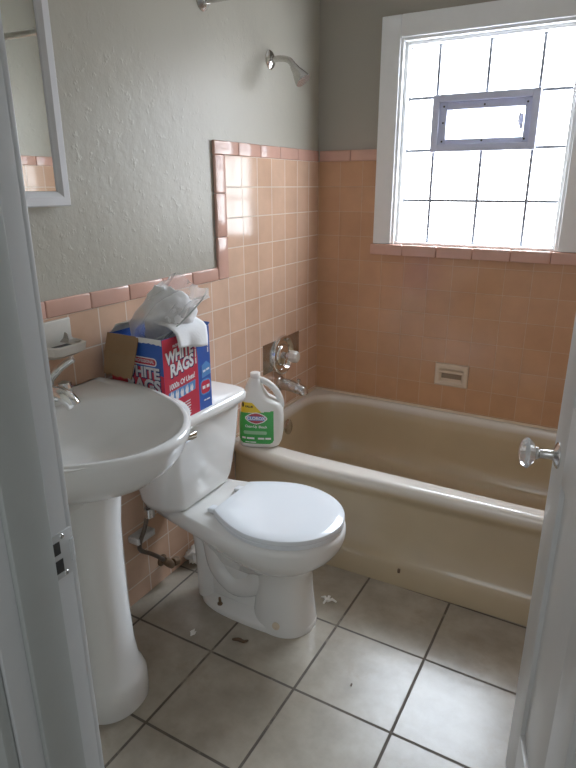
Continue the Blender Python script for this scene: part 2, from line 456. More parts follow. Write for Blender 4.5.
# ------------------------------------------------------------------ door (open, hinged on the right jamb)
DL = .752; DT = .035
dang = math.atan2(.73, -.188)
DM = Matrix.Translation((1.42, -2.1, 0)) @ Matrix.Rotation(dang, 4, 'Z')
door = bpy.data.objects.new('door_1', None); COL.objects.link(door); door.location = (1.42, -2.1, 0); struct(door)
def dbox(mb, x0, x1, y0, y1, z0, z1, bev=0): return mb.box(x0, x1, y0, y1, z0, z1, bev, 2)
mb = MB()
Z0, Z1 = .012, 2.03
rails = [(Z0,.22), (.835,.99), (1.50,1.60), (1.91,Z1)]
for x0, x1 in ((0,.11), (DL-.105,DL)): dbox(mb, x0, x1, -DT, 0, Z0, Z1, .003)
for z0, z1 in rails: dbox(mb, .108, DL-.103, -DT, 0, z0, z1, .002)
dbox(mb, .33, .43, -DT, 0, .2, 1.95, .002)
mb.xform(DM).build('door_frame', M['doorpaint'], door)
for xa, xb in ((.11,.33), (.43,DL-.105)):
    for (a, b), (c, d) in zip(rails, rails[1:]):
        z0, z1 = b, c
        mb = MB()
        dbox(mb, xa-.004, xb+.004, -DT+.010, -.010, z0-.004, z1+.004)
        for s, yb in ((1, -.010), (-1, -DT+.010)):            # raised field
            y2 = yb+s*.007
            r0 = [(xa+.02,yb,z0+.02),(xb-.02,yb,z0+.02),(xb-.02,yb,z1-.02),(xa+.02,yb,z1-.02)]
            r1 = [(xa+.055,y2,z0+.055),(xb-.055,y2,z0+.055),(xb-.055,y2,z1-.055),(xa+.055,y2,z1-.055)]
            mb.loft([r0, r1])
        mb.xform(DM).build('door_panel', M['doorpaint'], door, smooth=25)
ks, kz = .708, .868
for sgn in (1, -1):
    yb = 0 if sgn > 0 else -DT
    mb = MB(); mb.lathe([(.026,0),(.026,.002),(.022,.005),(.012,.008),(.009,.012),(.009,.034),(.013,.038),(.013,.043)], (ks, yb, kz), (0,sgn,0), 24)
    sh = mb.xform(DM).build('knob_shank', M['oldchrome'], door)
    mb = MB(); mb.lathe([(.012,.041),(.020,.045),(.031,.055),(.031,.059),(.022,.068),(.012,.071)], (ks, yb, kz), (0,sgn,0), 12)
    kb = mb.xform(DM).build('door_knob', M['crystal'], door, smooth=0); kb['label'] = 'faceted clear glass knob'
mb = MB(); mb.box(DL-.0005, DL+.001, -.030, -.006, kz-.055, kz+.055, .0003)
mb.xform(DM).build('latch_plate', M['paint'], door)
for z in (.25, 1.75):
    mb = MB(); mb.lathe([(.006,-.045),(.006,.045)], (-.004, -DT-.004, z), (0,0,1), 12)
    mb.xform(DM).build('hinge', M['oldchrome'], door)

# ------------------------------------------------------------------ bathtub
TZ = .378
tub = thing('bathtub', 'almond coloured alcove bathtub under the window with a rounded front lip', 'bathtub', (.76, -.4, 0))
def tub_shell():
    mb = MB()
    n = 64
    def outer_y(x):          # front lip line
        if x < .36:
            t = x/.36; return -.748 - .068*math.sin(min(1, t)*PI/2)**.8
        return -.816 + .022*min(1, (x-.36)/.8)
    x0, x1 = .0085, XR-.0085
    def outer(z, off):
        pts = []
        # front from left to right
        for k in range(33):
            x = x0 + (x1-x0)*k/32; pts.append((x, outer_y(x)+off, z))
        for k in range(1, 9): pts.append((x1, (outer_y(x1)+off)*(1-k/8) + (-.0085)*k/8, z))
        for k in range(1, 33): pts.append((x1+(x0-x1)*k/32, -.0085, z))
        for k in range(1, 8): pts.append((x0, -.0085*(1-k/8) + (outer_y(x0)+off)*k/8, z))
        return pts
    N = len(outer(0, 0))
    def inner(z, ins, r):
        # rounded rectangle sampled to match the outer ring by ray angle
        cx0, cx1, cy0, cy1 = .040+ins*.8, XR-.05-ins*1.6, -.728+ins*.9, -.034-ins*.8
        out = []
        base = outer(0, 0)
        mx, my = (cx0+cx1)/2, (cy0+cy1)/2
        a, b = (cx1-cx0)/2, (cy1-cy0)/2
        for (x, y, _) in base:
            # proportional mapping to a unit square, then superellipse
            u = (x-(x0+x1)/2)/((x1-x0)/2); v = (y-(-.41))/.40
            u = max(-1, min(1, u)); v = max(-1, min(1, v))
            m = max(abs(u), abs(v)); u, v = u/m, v/m
            e = 6.5
            # point on square -> along ray in stretched coordinates
            l = (abs(u)**e + abs(v)**e)**(1/e)
            out.append((mx + a*u/l, my + b*v/l, z))
        return out
    def apron(z, off): return outer(z, off)
    rings = [apron(0.0, -.036), apron(.075, -.034), apron(.10, -.022), apron(.118, -.004), apron(.20, .004), apron(.300, .010), apron(.318, .006),
             apron(.328, -.002), apron(.343, -.005), apron(.360, -.003), apron(.370, .003), apron(TZ-.001, .011), apron(TZ, .024)]
    # keep back and sides vertical: handled in outer()
    rings += [inner(TZ, -.008, 0), inner(TZ-.0015, -.003, 0), inner(TZ-.008, .003, 0), inner(.30, .016, 0), inner(.20, .035, 0), inner(.11, .060, 0), inner(.085, .085, 0), inner(.075, .13, 0)]
    mb.loft(rings, True, True)
    return mb
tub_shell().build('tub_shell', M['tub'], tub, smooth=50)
mb = MB(); mb.lathe([(.036,0),(.036,.003),(.030,.007),(.008,.009),(.002,.010)], (.052, -.375, .305), (.98,0,.15), 28)
mb.build('overflow_plate', M['oldchrome'], tub)
mb = MB(); mb.lathe([(.03,0),(.03,.004),(.02,.005)], (.36, -.42, .0752), (0,0,1), 24); mb.build('drain', M['oldchrome'], tub)
mb = MB()
for k in range(7):
    t = k/6*PI; 
mb.box(.768, .778, -.862, -.852, .070, .086, .003).build('rust_chip', M['leaf'], tub)

# ------------------------------------------------------------------ shower fittings
sv = thing('shower_valve', 'square chrome shower valve plate with round escutcheon and clear knob on tiled wall', 'shower valve', (TT, -.347, .65))
mb = MB(); mb.box(TT, TT+.003, -.516, -.194, .586, .719, .0012)
mb.build('wall_plate', M['oldchrome'], sv)
mb = MB(); mb.lathe([(.090,.003),(.092,.010),(.088,.019),(.080,.021),(.073,.016),(.066,.006),(.052,.006),(.050,.014),(.042,.020),(.024,.024),(.017,.028)], (TT, -.360, .642), (1,0,0), 40)
mb.build('escutcheon', M['chrome'], sv)
mb = MB(); mb.lathe([(.016,.02),(.014,.05),(.012,.055)], (TT, -.360, .642), (1,0,0), 20); mb.build('valve_stem', M['chrome'], sv)
mb = MB(); mb.lathe([(.018,.05),(.027,.054),(.029,.066),(.027,.082),(.022,.088),(.006,.089)], (TT, -.360, .642), (1,0,0), 8); mb.build('valve_knob', M['whiteceramic'], sv, smooth=0)
sp = thing('tub_spout', 'chrome tub spout below the shower valve', 'spout', (TT, -.375, .505))
mb = MB(); mb.lathe([(.036,0),(.036,.004),(.031,.009),(.027,.012)], (TT, -.37, .508), (1,0,0), 28); mb.build('spout_flange', M['oldchrome'], sp)
mb = MB(); path = [(TT+.006,-.37,.508),(.05,-.368,.506),(.08,-.366,.501),(.105,-.364,.495),(.122,-.363,.487),(.128,-.363,.472)]
mb.tube(catmull(path,5), [.027]*8+[.026]*6+[.024]*6+[.021]*5+[.0195], 20); mb.build('spout_body', M['oldchrome'], sp)
mb = MB(); mb.lathe([(.005,0),(.005,.012),(.009,.014),(.008,.022),(.002,.024)], (.102,-.3645,.519), (0,0,1), 12); mb.build('diverter_knob', M['oldchrome'], sp)

sh = thing('wall_shower', 'chrome shower head on a bent arm above the tile line', 'shower head', (0, -.417, 1.822))
mb = MB(); mb.lathe([(.034,0),(.034,.003),(.028,.009),(.014,.013),(.012,.016)], (0, -.417, 1.822), (1,0,0), 28); mb.build('arm_flange', M['chrome'], sh)
mb = MB(); mb.tube(catmull([(0.004,-.417,1.822),(.05,-.417,1.822),(.085,-.417,1.812),(.108,-.417,1.785)],6), .011, 14); mb.build('shower_arm', M['oldchrome'], sh)
mb = MB(); mb.lathe([(.013,-.004),(.015,.006),(.016,.014),(.020,.026),(.029,.052),(.031,.062),(.029,.066),(.005,.066)], (.104,-.417,1.790), (.62,0,-.78), 24); mb.build('spray_head', M['oldchrome'], sh)
rod = thing('curtain_rod', 'chrome shower curtain rod crossing above the tub front', 'curtain rod', (0,-.833,1.92))
mb = MB(); mb.tube([(.006,-.833,1.925),(XR-.006,-.833,1.925)], .0125, 16); mb.build('rod_tube', M['oldchrome'], rod)
for xx, d in ((0,1),(XR,-1)):
    mb = MB(); mb.lathe([(.031,0),(.031,.004),(.024,.012),(.017,.018),(.016,.024)], (xx,-.833,1.925), (d,0,0), 24); mb.build('rod_flange', M['oldchrome'], rod)

# recessed soap dish on the back wall
sd = thing('wall_soap_dish', 'recessed beige ceramic soap dish set in the back wall above the tub', 'soap dish', (.695, -TT, .55))
mb = MB()
x0, x1, z0, z1 = .620, .770, .502, .605
ring = lambda a, y: [(x0+a,y,z0+a),(x1-a,y,z0+a),(x1-a,y,z1-a),(x0+a,y,z1-a)]
mb.loft([ring(0,-TT), ring(.001,-TT-.010), ring(.006,-TT-.015), ring(.020,-TT-.014), ring(.026,-TT-.008), ring(.030,-TT-.0015)], True, True)
mb.build('dish_body', M['beige'], sd, smooth=30)
mb = MB(); mb.box(x0+.030, x1-.030, -TT-.0022, -TT-.0014, z0+.034, z1-.046); mb.build('recess_shade', simple('recess_shadow',(.24,.17,.11),.5), sd, smooth=0)  # flat dark sheet: shade of the recess painted onto the dish
mb = MB(); mb.tube([(x0+.018,-TT-.012,z1-.036),(x1-.018,-TT-.012,z1-.036)], .006, 10); mb.build('grab_bar', M['beige'], sd)

# cream soap dish on the left wall above the sink
s2 = thing('wall_soap_dish', 'cream ceramic soap dish with a projecting tray on the tiled wall above the sink', 'soap dish', (TT, -1.56, .98))
mb = MB(); mb.box(TT, TT+.010, -1.615, -1.507, .93, 1.032, .004, 3); mb.build('back_plate', M['whiteceramic'], s2)
mb = MB()
def tr(z, a, o): return [(TT+.008,-1.620+a,z),(TT+.062-a+o,-1.612+a,z),(TT+.070-a+o,-1.598+a,z),(TT+.070-a+o,-1.525-a,z),(TT+.062-a+o,-1.507-a,z),(TT+.008,-1.499-a,z)]
mb.loft([tr(.938,.014,-.012), tr(.950,.003,0), tr(.972,0,0), tr(.974,.004,0), tr(.9735,.008,0), tr(.964,.011,0)], True, True)
mb.build('tray', M['whiteceramic'], s2, smooth=35)
mb = MB(); mb.box(TT+.018, TT+.055, -1.60, -1.535, .9645, .9665, .001); mb.build('tray_slot', M['dark'], s2)
mb = MB(); mb.loft([[(.030,-1.565,.974),(.062,-1.563,.975),(.066,-1.52,.976),(.030,-1.522,.976)],[(.034,-1.556,.984),(.052,-1.553,.981),(.052,-1.533,.979),(.034,-1.53,.980)],[(.036,-1.551,.999),(.042,-1.550,.997),(.042,-1.545,.993),(.036,-1.544,.993)]])
mb.xform(Matrix.Translation((0,.004,.0022)))
tag(mb.build('soap_wrapper', simple('grey_wrapper',(.34,.31,.27),.6,var=.3,scale=60), smooth=20), 'crumpled grey scrap lying on the cream soap dish tray', 'scrap')

# ------------------------------------------------------------------ medicine cabinet mirror
mc = thing('medicine_cabinet', 'white framed mirror cabinet on the wall above the sink', 'mirror cabinet', (0, -1.69, 1.32))
y0, y1, z0, z1 = -1.95, -1.468, 1.318, 1.93
mb = MB(); mb.box(0, .016, y0+.004, y1-.004, z0+.004, z1-.004, .002); mb.build('cabinet_box', M['frame'], mc)
mb = MB()
def fr(a, x): return [(x,y0+a,z0+a),(x,y1-a,z0+a),(x,y1-a,z1-a),(x,y0+a,z1-a)]
mb.loft([fr(0,.016), fr(.0,.026), fr(.003,.029), fr(.022,.030), fr(.034,.023), fr(.036,.019), fr(.036,.016)], False, False)
mb.build('mirror_frame', M['frame'], mc, smooth=20)
mb = MB(); mb.box(.016, .0195, y0+.037, y1-.037, z0+.037, z1-.037); mb.build('mirror_glass', M['mirror'], mc, smooth=0)

# ------------------------------------------------------------------ pedestal sink
SY = -1.69; SZ = .835
sink = thing('pedestal_sink', 'white porcelain pedestal sink beside the toilet with an oval front', 'sink', (.2, SY, 0))
mb = MB()
NB = 56
def D_ring(k, z, cx=.10, a=.403, b=.278, back=.012, dx=0):
    r = []
    for i in range(NB):
        t = 2*PI*i/NB; c, s = math.cos(t), math.sin(t)
        x = cx + a*k*c + dx; y = SY + b*k*s
        r.append((max(back, x), y, z))
    return r
def ell(cx, a, b, z): return [(cx + a*math.cos(2*PI*i/NB), SY + b*math.sin(2*PI*i/NB), z) for i in range(NB)]
rings = [superring(.205, SY, .075, .085, .615, NB), superring(.205, SY, .095, .105, .66, NB), D_ring(.46,.683,dx=.06), D_ring(.62,.701,dx=.045), D_ring(.76,.721,dx=.025), D_ring(.88,.750,dx=.010), D_ring(.945,.777,dx=.003),
         D_ring(.98,.800), D_ring(1.0,.818), D_ring(1.003,.828), D_ring(.995,SZ), D_ring(.975,SZ+.003), D_ring(.955,SZ+.001)]
rings += [ell(.281,.197,.246,SZ-.002), ell(.281,.188,.237,SZ-.012), ell(.279,.176,.222,SZ-.04), ell(.274,.150,.188,SZ-.085), ell(.258,.095,.135,SZ-.115), ell(.255,.035,.045,SZ-.125)]
mb.loft(rings, True, True)
basin = mb.build('basin', M['porcelain_s'], sink, smooth=60)
mb = MB(); mb.lathe([(.02,0),(.02,.003),(.012,.004)], (.255, SY, SZ-.1252), (0,0,1), 20); mb.build('drain', M['oldchrome'], basin)
mb = MB()
prof = [(0,.113,.105),(.03,.115,.107),(.075,.113,.104),(.095,.104,.096),(.115,.093,.088),(.18,.086,.081),(.30,.081,.077),(.45,.080,.077),(.55,.083,.080),(.645,.092,.09),(.675,.10,.10)]
mb.loft([superring(.205, SY, a, b, z, 48, 2.2) for z, a, b in prof], True, True)
mb.build('pedestal', M['porcelain_s'], sink, smooth=60)
# faucet
fx, fy, fz = .068, -1.655, SZ+.002
ff = MB(); ff.loft([superring(fx, fy, .030, .080, fz-.001, 32, 3), superring(fx, fy, .029, .079, fz+.012, 32, 3), superring(fx, fy, .023, .070, fz+.018, 32, 3)])
ff.lathe([(.029,.012),(.028,.030),(.027,.040),(.020,.052),(.006,.056)], (fx, fy, fz), (0,0,1), 24)
fo = ff.build('faucet', M['chrome'], sink)
mb = MB(); mb.tube(catmull([(fx+.008,fy,fz+.030),(fx+.040,fy+.005,fz+.034),(fx+.070,fy+.010,fz+.026),(fx+.086,fy+.014,fz+.006)],5), [.021]*5+[.020]*5+[.0195]*5+[.0175], 16); mb.build('spout', M['chrome'], fo)
mb = MB(); mb.tube(catmull([(fx-.004,fy-.004,fz+.030),(fx+.002,fy+.012,fz+.060),(fx+.018,fy+.036,fz+.088),(fx+.046,fy+.060,fz+.113)],5), [.019]*3+[.015]*3+[.011]*4+[.009]*3+[.0085]*2+[.0095], 12); mb.build('lever', M['oldchrome'], fo)
mb = MB(); mb.lathe([(.022,.008),(.023,.030),(.019,.042),(.005,.046)], (fx+.004, fy+.056, fz+.004), (0,0,1), 20); mb.build('side_handle', M['chrome'], fo)

# ------------------------------------------------------------------ toilet
TY = -1.182
toi = thing('toilet', 'white two piece toilet with closed lid standing between sink and bathtub', 'toilet', (.3, TY, 0))
def outline(z, xb, xf, w, wb, xm=None, n=28, pw=2.0, rb=.018):
    """egg front half, sides tapering to a straight back edge"""
    pts = []
    if xm is None: xm = xb + (xf-xb)*.5
    for i in range(n+1):
        t = -PI/2 + PI*i/n
        pts.append((xm + (xf-xm)*max(0, math.cos(t))**.95, TY + w*math.sin(t), z))
    for i in range(1, 11):
        t = i/10; pts.append((xm + (xb-xm)*t, TY + w - (w-wb)*(t**pw), z))
    for i in range(1, 7): pts.append((xb, TY + wb - 2*wb*i/6, z))
    for i in range(1, 10):
        t = 1-i/10; pts.append((xm + (xb-xm)*t, TY - w + (w-wb)*(t**pw), z))
    return pts
mb = MB()
ol = lambda z, xb, xf, w, wb, xm=.49: outline(z, xb, xf, w, wb, xm, pw=1.5)
mb.loft([ol(.17,.19,.560,.055,.045,.45), ol(.215,.185,.580,.085,.048,.46), ol(.245,.18,.610,.118,.052,.47), ol(.275,.16,.645,.148,.060,.48), ol(.30,.10,.668,.166,.080), ol(.322,.06,.682,.177,.098), ol(.345,.05,.689,.183,.104), ol(.362,.05,.689,.184,.105), ol(.374,.052,.686,.182,.103), ol(.380,.06,.678,.175,.097)])
cyb = TY+.007
# foot flange, slim back body, wide front pillar
mb.loft([superring(.385, cyb, .212, .100, z, 48, 2.7) for z in (0,.014)] + [superring(.385, cyb, .209, .097, .022, 48, 2.7), superring(.385, cyb, .190, .080, .030, 48, 2.7), superring(.385, cyb, .175, .060, .040, 48, 2.7)])
mb.loft([superring(.33, cyb, .150, .056, z, 40, 3) for z in (.02,.12,.22)] + [superring(.31, TY, .150, .070, .31, 40, 3)])
mb.loft([superring(.492, cyb, .104, .097, .0, 40, 2.3), superring(.492, cyb, .103, .096, .02, 40, 2.3), superring(.491, cyb, .096, .089, .08, 40, 2.3), superring(.492, cyb-.002, .090, .083, .16, 40, 2.3), superring(.497, TY, .092, .086, .21, 40, 2.3), superring(.505, TY, .105, .105, .25, 40, 2.2)])
for s in (-1, 1):
    yy = cyb + s*.036
    pth = catmull([(.44,yy,.20),(.40,yy,.125),(.33,yy,.095),(.268,yy,.135),(.245,yy,.20),(.235,yy,.28),(.225,yy,.33)],5)
    mb.tube(pth, .040, 16)
    mb.tube([(.205,yy,.02),(.205,yy,.10),(.20,yy,.20),(.185,yy,.31)], .036, 16)
mb.build('bowl', M['porcelain'], toi, smooth=60)
mb = MB()
def tk(x0, x1, hw, z, r, bow): 
    out = []
    for x, y in rrect(x0, x1, -hw, hw, r, 6):
        if x > (x0+x1)/2: x += bow*(1-(y/hw)**2)
        out.append((x, TY-.010+y, z))
    return out
mb.loft([tk(.060,.175,.140,.381,.05,.012), tk(.048,.195,.163,.390,.055,.015), tk(.042,.202,.173,.415,.055,.015), tk(.036,.215,.190,.54,.05,.016), tk(.032,.225,.195,.66,.05,.016), tk(.032,.226,.196,.676,.05,.016)])
mb.build('tank', M['porcelain'], toi, smooth=50)
mb = MB()
mb.loft([tk(.026,.236,.202,.676,.045,.018), tk(.020,.246,.209,.682,.05,.018), tk(.019,.248,.211,.700,.05,.018), tk(.023,.243,.207,.711,.05,.018), tk(.035,.230,.196,.7155,.045,.016)])
lid_t = mb.build('tank_lid', M['porcelain'], toi, smooth=60)
mb = MB(); mb.lathe([(.013,0),(.013,.005),(.007,.008),(.007,.016)], (.226,-1.335,.655), (1,0,0), 16)
mb.box(.240,.252,-1.345,-1.285,.643,.665,.004,3)
mb.build('flush_lever', M['chrome'], toi)
# seat ring and lid with a straight back edge
lx0, lx1, lw, lb = .298, .686, .176, .104
lr = lambda k, z: [((lx0+lx1)/2+(x-(lx0+lx1)/2)*k, TY+(y-TY)*k, zz) for x, y, zz in outline(z, lx0, lx1, lw, lb, .478, pw=1.7)]
mb = MB(); mb.loft([lr(.97,.379), lr(.99,.382), lr(.99,.391), lr(.97,.3945)]); mb.build('seat', M['seat'], toi, smooth=40)
mb = MB(); mb.loft([lr(.985,.3955), lr(1.0,.3985), lr(1.0,.404), lr(.988,.410), lr(.955,.4125), lr(.80,.4155), lr(.45,.417), lr(.1,.4175)]); mb.build('seat_lid', M['seat'], toi, smooth=40)
for s in (-1, 1):
    mb = MB(); mb.box(.262, .292, TY+s*.074-.016, TY+s*.074+.016, .380, .396, .005, 3); mb.build('hinge', M['seat'], toi)
mb = MB(); mb.lathe([(.010,0),(.010,.003),(.005,.004),(.0045,.026),(.002,.027)], (.285, cyb-.080, .026), (0,-.1,1), 10); mb.build('floor_bolt', M['rust'], toi)
mb = MB(); mb.lathe([(.013,0),(.013,.003),(.008,.004),(.007,.001)], (.512, cyb-.0935, .040), (.15,-1,.1), 12); mb.build('bolt_cap_mark', M['caulk'], toi)

# supply line under the tank
su = thing('supply_valve', 'corroded water supply hose and stop valve below the toilet tank', 'supply valve', (.02,-1.25,.1))
mb = MB(); mb.tube(catmull([(.085,-1.345,.405),(.07,-1.352,.32),(.045,-1.36,.245),(.032,-1.345,.205),(.03,-1.30,.165),(.034,-1.26,.125),(.036,-1.235,.095)],6), .0075, 10); mb.build('hose', M['darkmetal'], su)
mb = MB(); mb.lathe([(.022,0),(.022,.004),(.011,.008),(.011,.03)], (TT,-1.225,.085), (1,0,0), 18); mb.lathe([(.013,-.03),(.015,-.01),(.015,.01),(.010,.028)], (.04,-1.228,.088), (0,-.5,.6), 14); mb.build('stop_valve', M['rust'], su)
mb = MB(); mb.lathe([(.014,-.012),(.016,-.008),(.016,.008),(.014,.012)], (.045,-1.195,.075), (0,1,-.2), 12); mb.build('valve_handle', M['rust'], su)
mb = MB(); mb.box(.006, .052, -1.375, -1.29, .243, .268, .005, 3); mb.xform(Matrix.Translation((0,0,0))).build('hose_bracket', simple('grey_bristle',(.62,.61,.58),.8,var=.3,scale=120,bmp=.6), su)
mb = MB(); mb.lathe([(.017,-.03),(.017,0)], (.085,-1.345,.383), (0,0,1), 10); mb.build('coupling_nut', M['oldchrome'], su)

# ------------------------------------------------------------------ box of rags on the tank lid
BX0, BX1, BY0, BY1, BZ0, BZ1 = .042, .240, -1.402, -1.190, .7157, .970
box = thing('rag_box', 'open red and blue cardboard box of white rags standing on the toilet tank lid', 'box', ((BX0+BX1)/2, (BY0+BY1)/2, BZ0))
mb = MB(); t = .003
mb.box(BX0, BX1, BY0, BY1, BZ0, BZ0+t).box(BX0, BX0+t, BY0, BY1, BZ0+t, BZ1).box(BX1-t, BX1, BY0, BY1, BZ0+t, BZ1).box(BX0+t, BX1-t, BY0, BY0+t, BZ0+t, BZ1).box(BX0+t, BX1-t, BY1-t, BY1, BZ0+t, BZ1)
mb.build('carton', M['blue'], box, smooth=0)
W_, D_, H_ = BX1-BX0, BY1-BY0, BZ1-BZ0
def onL(lay): return lambda u, v: (BX0+u, BY0-.0004*lay, BZ0+v)          # face toward the sink
def onR(lay): return lambda u, v: (BX1+.0004*lay, BY0+u, BZ0+v)          # face toward the room
mb = MB()
put_poly(mb, [(0,0),(W_,0),(W_,.150),(.10,.172),(.075,.235),(0,.255)], onL(1))
put_poly(mb, [(0,0),(.150,0),(.150,.175),(.138,.254),(0,.254)], onR(1))
mb.build('printed_panel', M['red'], box, smooth=0, recalc=False)
mb = MB()
put_poly(mb, rrect(.085,.175,.176,.200,.010), onL(2))
mb.build('printed_badge', M['white'], box, smooth=0, recalc=False)
mb = MB()
put_poly(mb, rrect(.157,.207,.045,.095,.015), onR(2)); mb.build('printed_badge', M['lblue'], box, smooth=0, recalc=False); mb = MB(); put_poly(mb, [(.166,.10),(.212,.106),(.21,.135),(.19,.15),(.168,.14)], onR(2))
mb.build('printed_badge', M['lblue'], box, smooth=0, recalc=False)
mb = MB()
put_poly(mb, rrect(.088,.172,.179,.197,.008), onL(3)); mb.build('badge_centre', M['red'], box, smooth=0, recalc=False); mb = MB(); put_poly(mb, rrect(.160,.204,.050,.090,.012), onR(3)); mb.build('badge_centre', M['red'], box, smooth=0, recalc=False); mb = MB()
put_poly(mb, rrect(.040,.062,.228,.250,.004), onL(2))
mb.build('badge_centre', M['red'], box, smooth=0, recalc=False)
mb = MB()                                     # dark letter shadows
put_text(mb, 'WHITE', .043, onL(2), bold=.0034, sx=1.0, at=(.118,.152)); put_text(mb, 'RAGS', .050, onL(2), bold=.0040, sx=1.0, at=(.124,.113))
put_text(mb, 'WHITE', .048, onR(2), bold=.0040, sx=.80, shear=.15, ang=.12, at=(.071,.200)); put_text(mb, 'RAGS', .050, onR(2), bold=.0040, sx=.85, shear=.15, ang=.12, at=(.078,.161))
mb.build('letter_outline', M['navy'], box, smooth=0, recalc=False)
mb = MB()
put_text(mb, 'WHITE', .043, onL(3), bold=.0018, sx=1.0, at=(.116,.154)); put_text(mb, 'RAGS', .050, onL(3), bold=.0022, sx=1.0, at=(.122,.115))
mb.build('lettering', M['silver'], box, smooth=0, recalc=False); mb = MB()
put_text(mb, 'PROFESSIONAL', .0125, onL(4), bold=.0004, sx=.86, at=(.130,.1885))
mb.build('lettering', M['silver'], box, smooth=0, recalc=False)
mb = MB()
put_text(mb, 'WHITE', .048, onR(3), bold=.0020, sx=.80, shear=.15, ang=.12, at=(.069,.202)); put_text(mb, 'RAGS', .050, onR(3), bold=.0020, sx=.85, shear=.15, ang=.12, at=(.076,.163)); mb.build('lettering', M['white'], box, smooth=0, recalc=False); mb = MB()
put_text(mb, '1000s Of Uses!', .0225, onR(3), bold=.0006, sx=.84, shear=.15, ang=.10, at=(.074,.117)); mb.build('lettering', M['white'], box, smooth=0, recalc=False); mb = MB()
put_text(mb, 'PROFESSIONAL', .011, onR(4), bold=.0003, sx=.9, ang=.12, at=(.075,.231)); mb.build('lettering', M['white'], box, smooth=0, recalc=False); mb = MB()
for k in range(6): put_print(mb, [.016,.011+.002*(k%3),.022-.003*(k%2)], .0032, onR(3), ang=.08, at=(.080,.050-.0085*k))
mb.build('lettering', M['white'], box, smooth=0, recalc=False); mb = MB()
put_print(mb, [.018,.024,.014], .0045, onR(3), ang=PI/2, at=(.141,.185)); mb.build('lettering', M['white'], box, smooth=0, recalc=False); mb = MB(); put_print(mb, [.016,.010,.018], .0045, onR(3), ang=PI/2, at=(.200,.20)); mb.build('lettering', M['white'], box, smooth=0, recalc=False); mb = MB()
put_print(mb, [.014,.014], .010, onR(4), at=(.183,.070)); mb.build('lettering', M['white'], box, smooth=0, recalc=False); mb = MB(); put_print(mb, [.012,.015], .006, onR(3), ang=.15, at=(.188,.122)); mb.build('lettering', M['white'], box, smooth=0, recalc=False); mb = MB(); put_print(mb, [.010,.016], .004, onR(3), at=(.186,.028))
mb.build('lettering', M['white'], box, smooth=0, recalc=False)
for k in range(5):                            # row of pictured hands and cloths
    mb = MB(); u = .022 + k*.022
    put_poly(mb, [(u,.070+.002*k),(u+.010,.068+.002*k),(u+.013,.088),(u+.009,.100+.003*(k%2)),(u+.006,.088),(u+.003,.102-.002*(k%3)),(u-.002,.086)], onR(3))
    mb.build('pictured_cloth', M['white'], box, smooth=0, recalc=False)
mb = MB(); put_poly(mb, [(.012,.066),(.132,.078),(.135,.107),(.014,.098)], onR(2)); 
mb.build('printed_badge', M['lblue'], box, smooth=0, recalc=False)
# torn white top edge and flaps
mb = MB()
jag = [0,.006,.003,.010,.005,.012,.006,.009,.004,.008]
pts = [(.165*0+W_*.55,.252)] ; 
top = [(W_,.2555)]+[(W_-.009*k, .2555) for k in range(1,11)]
low = [(W_-.009*k, .238 + jag[k % 10]*.4 - .0*k) for k in range(10,-1,-1)]
put_poly(mb, top+low, onL(5))
mb.build('torn_edge', M['cardwhite'], box, smooth=0, recalc=False)
mb = MB()       # brown flap folded down over the sink side
n = 8
edge = [0,.004,-.003,.006,.012,.004,.013,.006,.010]
front = []; 
A = [(BX0-.002+.118*k/n, BY0-.001, BZ1+.001) for k in range(n+1)]
B = [(BX0-.002+.118*k/n+.004, BY0-.024, BZ1-.050) for k in range(n+1)]
C_ = [(BX0-.001+.104*k/n, BY0-.030, BZ1-.112-edge[k]*.5) for k in range(n+1)]
mb.loft([[Vector(p) for p in A],[Vector(p) for p in B],[Vector(p) for p in C_]], False, False, closed=False)
o = mb.build('flap', M['cardboard'], box, smooth=0); o['label'] = 'brown inside of the flap folded down toward the sink'
so = o.modifiers.new('thickness','SOLIDIFY'); so.thickness = .003
mb = MB()       # back flaps standing open
mb.loft([[Vector((BX0+.001,BY0+.01,BZ1)),Vector((BX0+.001,BY1-.01,BZ1))],[Vector((BX0+.012,BY0+.02,BZ1+.022)),Vector((BX0+.012,BY1-.03,BZ1+.022))],[Vector((BX0+.05,BY0+.03,BZ1+.03)),Vector((BX0+.045,BY0+.12,BZ1+.034))]], False, False, closed=False)
o = mb.build('flap', M['cardwhite'], box, smooth=0); so = o.modifiers.new('thickness','SOLIDIFY'); so.thickness = .0025
mb = MB()
mb.loft([[Vector((BX1-.06,BY1-.001,BZ1)),Vector((BX1-.004,BY1-.001,BZ1))],[Vector((BX1-.055,BY1+.012,BZ1+.008)),Vector((BX1-.006,BY1+.012,BZ1+.008))]], False, False, closed=False)
o = mb.build('flap', M['blue'], box, smooth=0); so = o.modifiers.new('thickness','SOLIDIFY'); so.thickness = .0025

# crumpled cloth helpers
def lump(name, mat, center, rad, amp, freq, seed, rot=(0,0,0), sub=4, zmin=None):
    bm = bmesh.new(); bmesh.ops.create_icosphere(bm, subdivisions=sub, radius=1)
    rm = Matrix.Rotation(rot[2],3,'Z') @ Matrix.Rotation(rot[1],3,'Y') @ Matrix.Rotation(rot[0],3,'X')
    for v in bm.verts:
        d = v.co.normalized()
        q = d*freq + Vector((seed*3.1, seed*1.7, seed))
        f = 1 + amp*noise.noise(q) - amp*.7*abs(noise.noise(q*2.1)) + amp*.35*noise.noise(q*4.3)
        p = rm @ Vector((d.x*rad[0]*f, d.y*rad[1]*f, d.z*rad[2]*f)) + Vector(center)
        if zmin is not None and p.z < zmin: p.z = zmin
        v.co = p
    me = bpy.data.meshes.new(name); bm.to_mesh(me); bm.free()
    return link(name, me, mat, None, 80)
rg = tag(lump('rag_bundle', M['cloth'], (.160,-1.275,1.010), (.072,.068,.088), .32, 1.6, 3, (0,.35,0)), 'bundle of crumpled white rags inside the clear bag above the open box', 'rags')
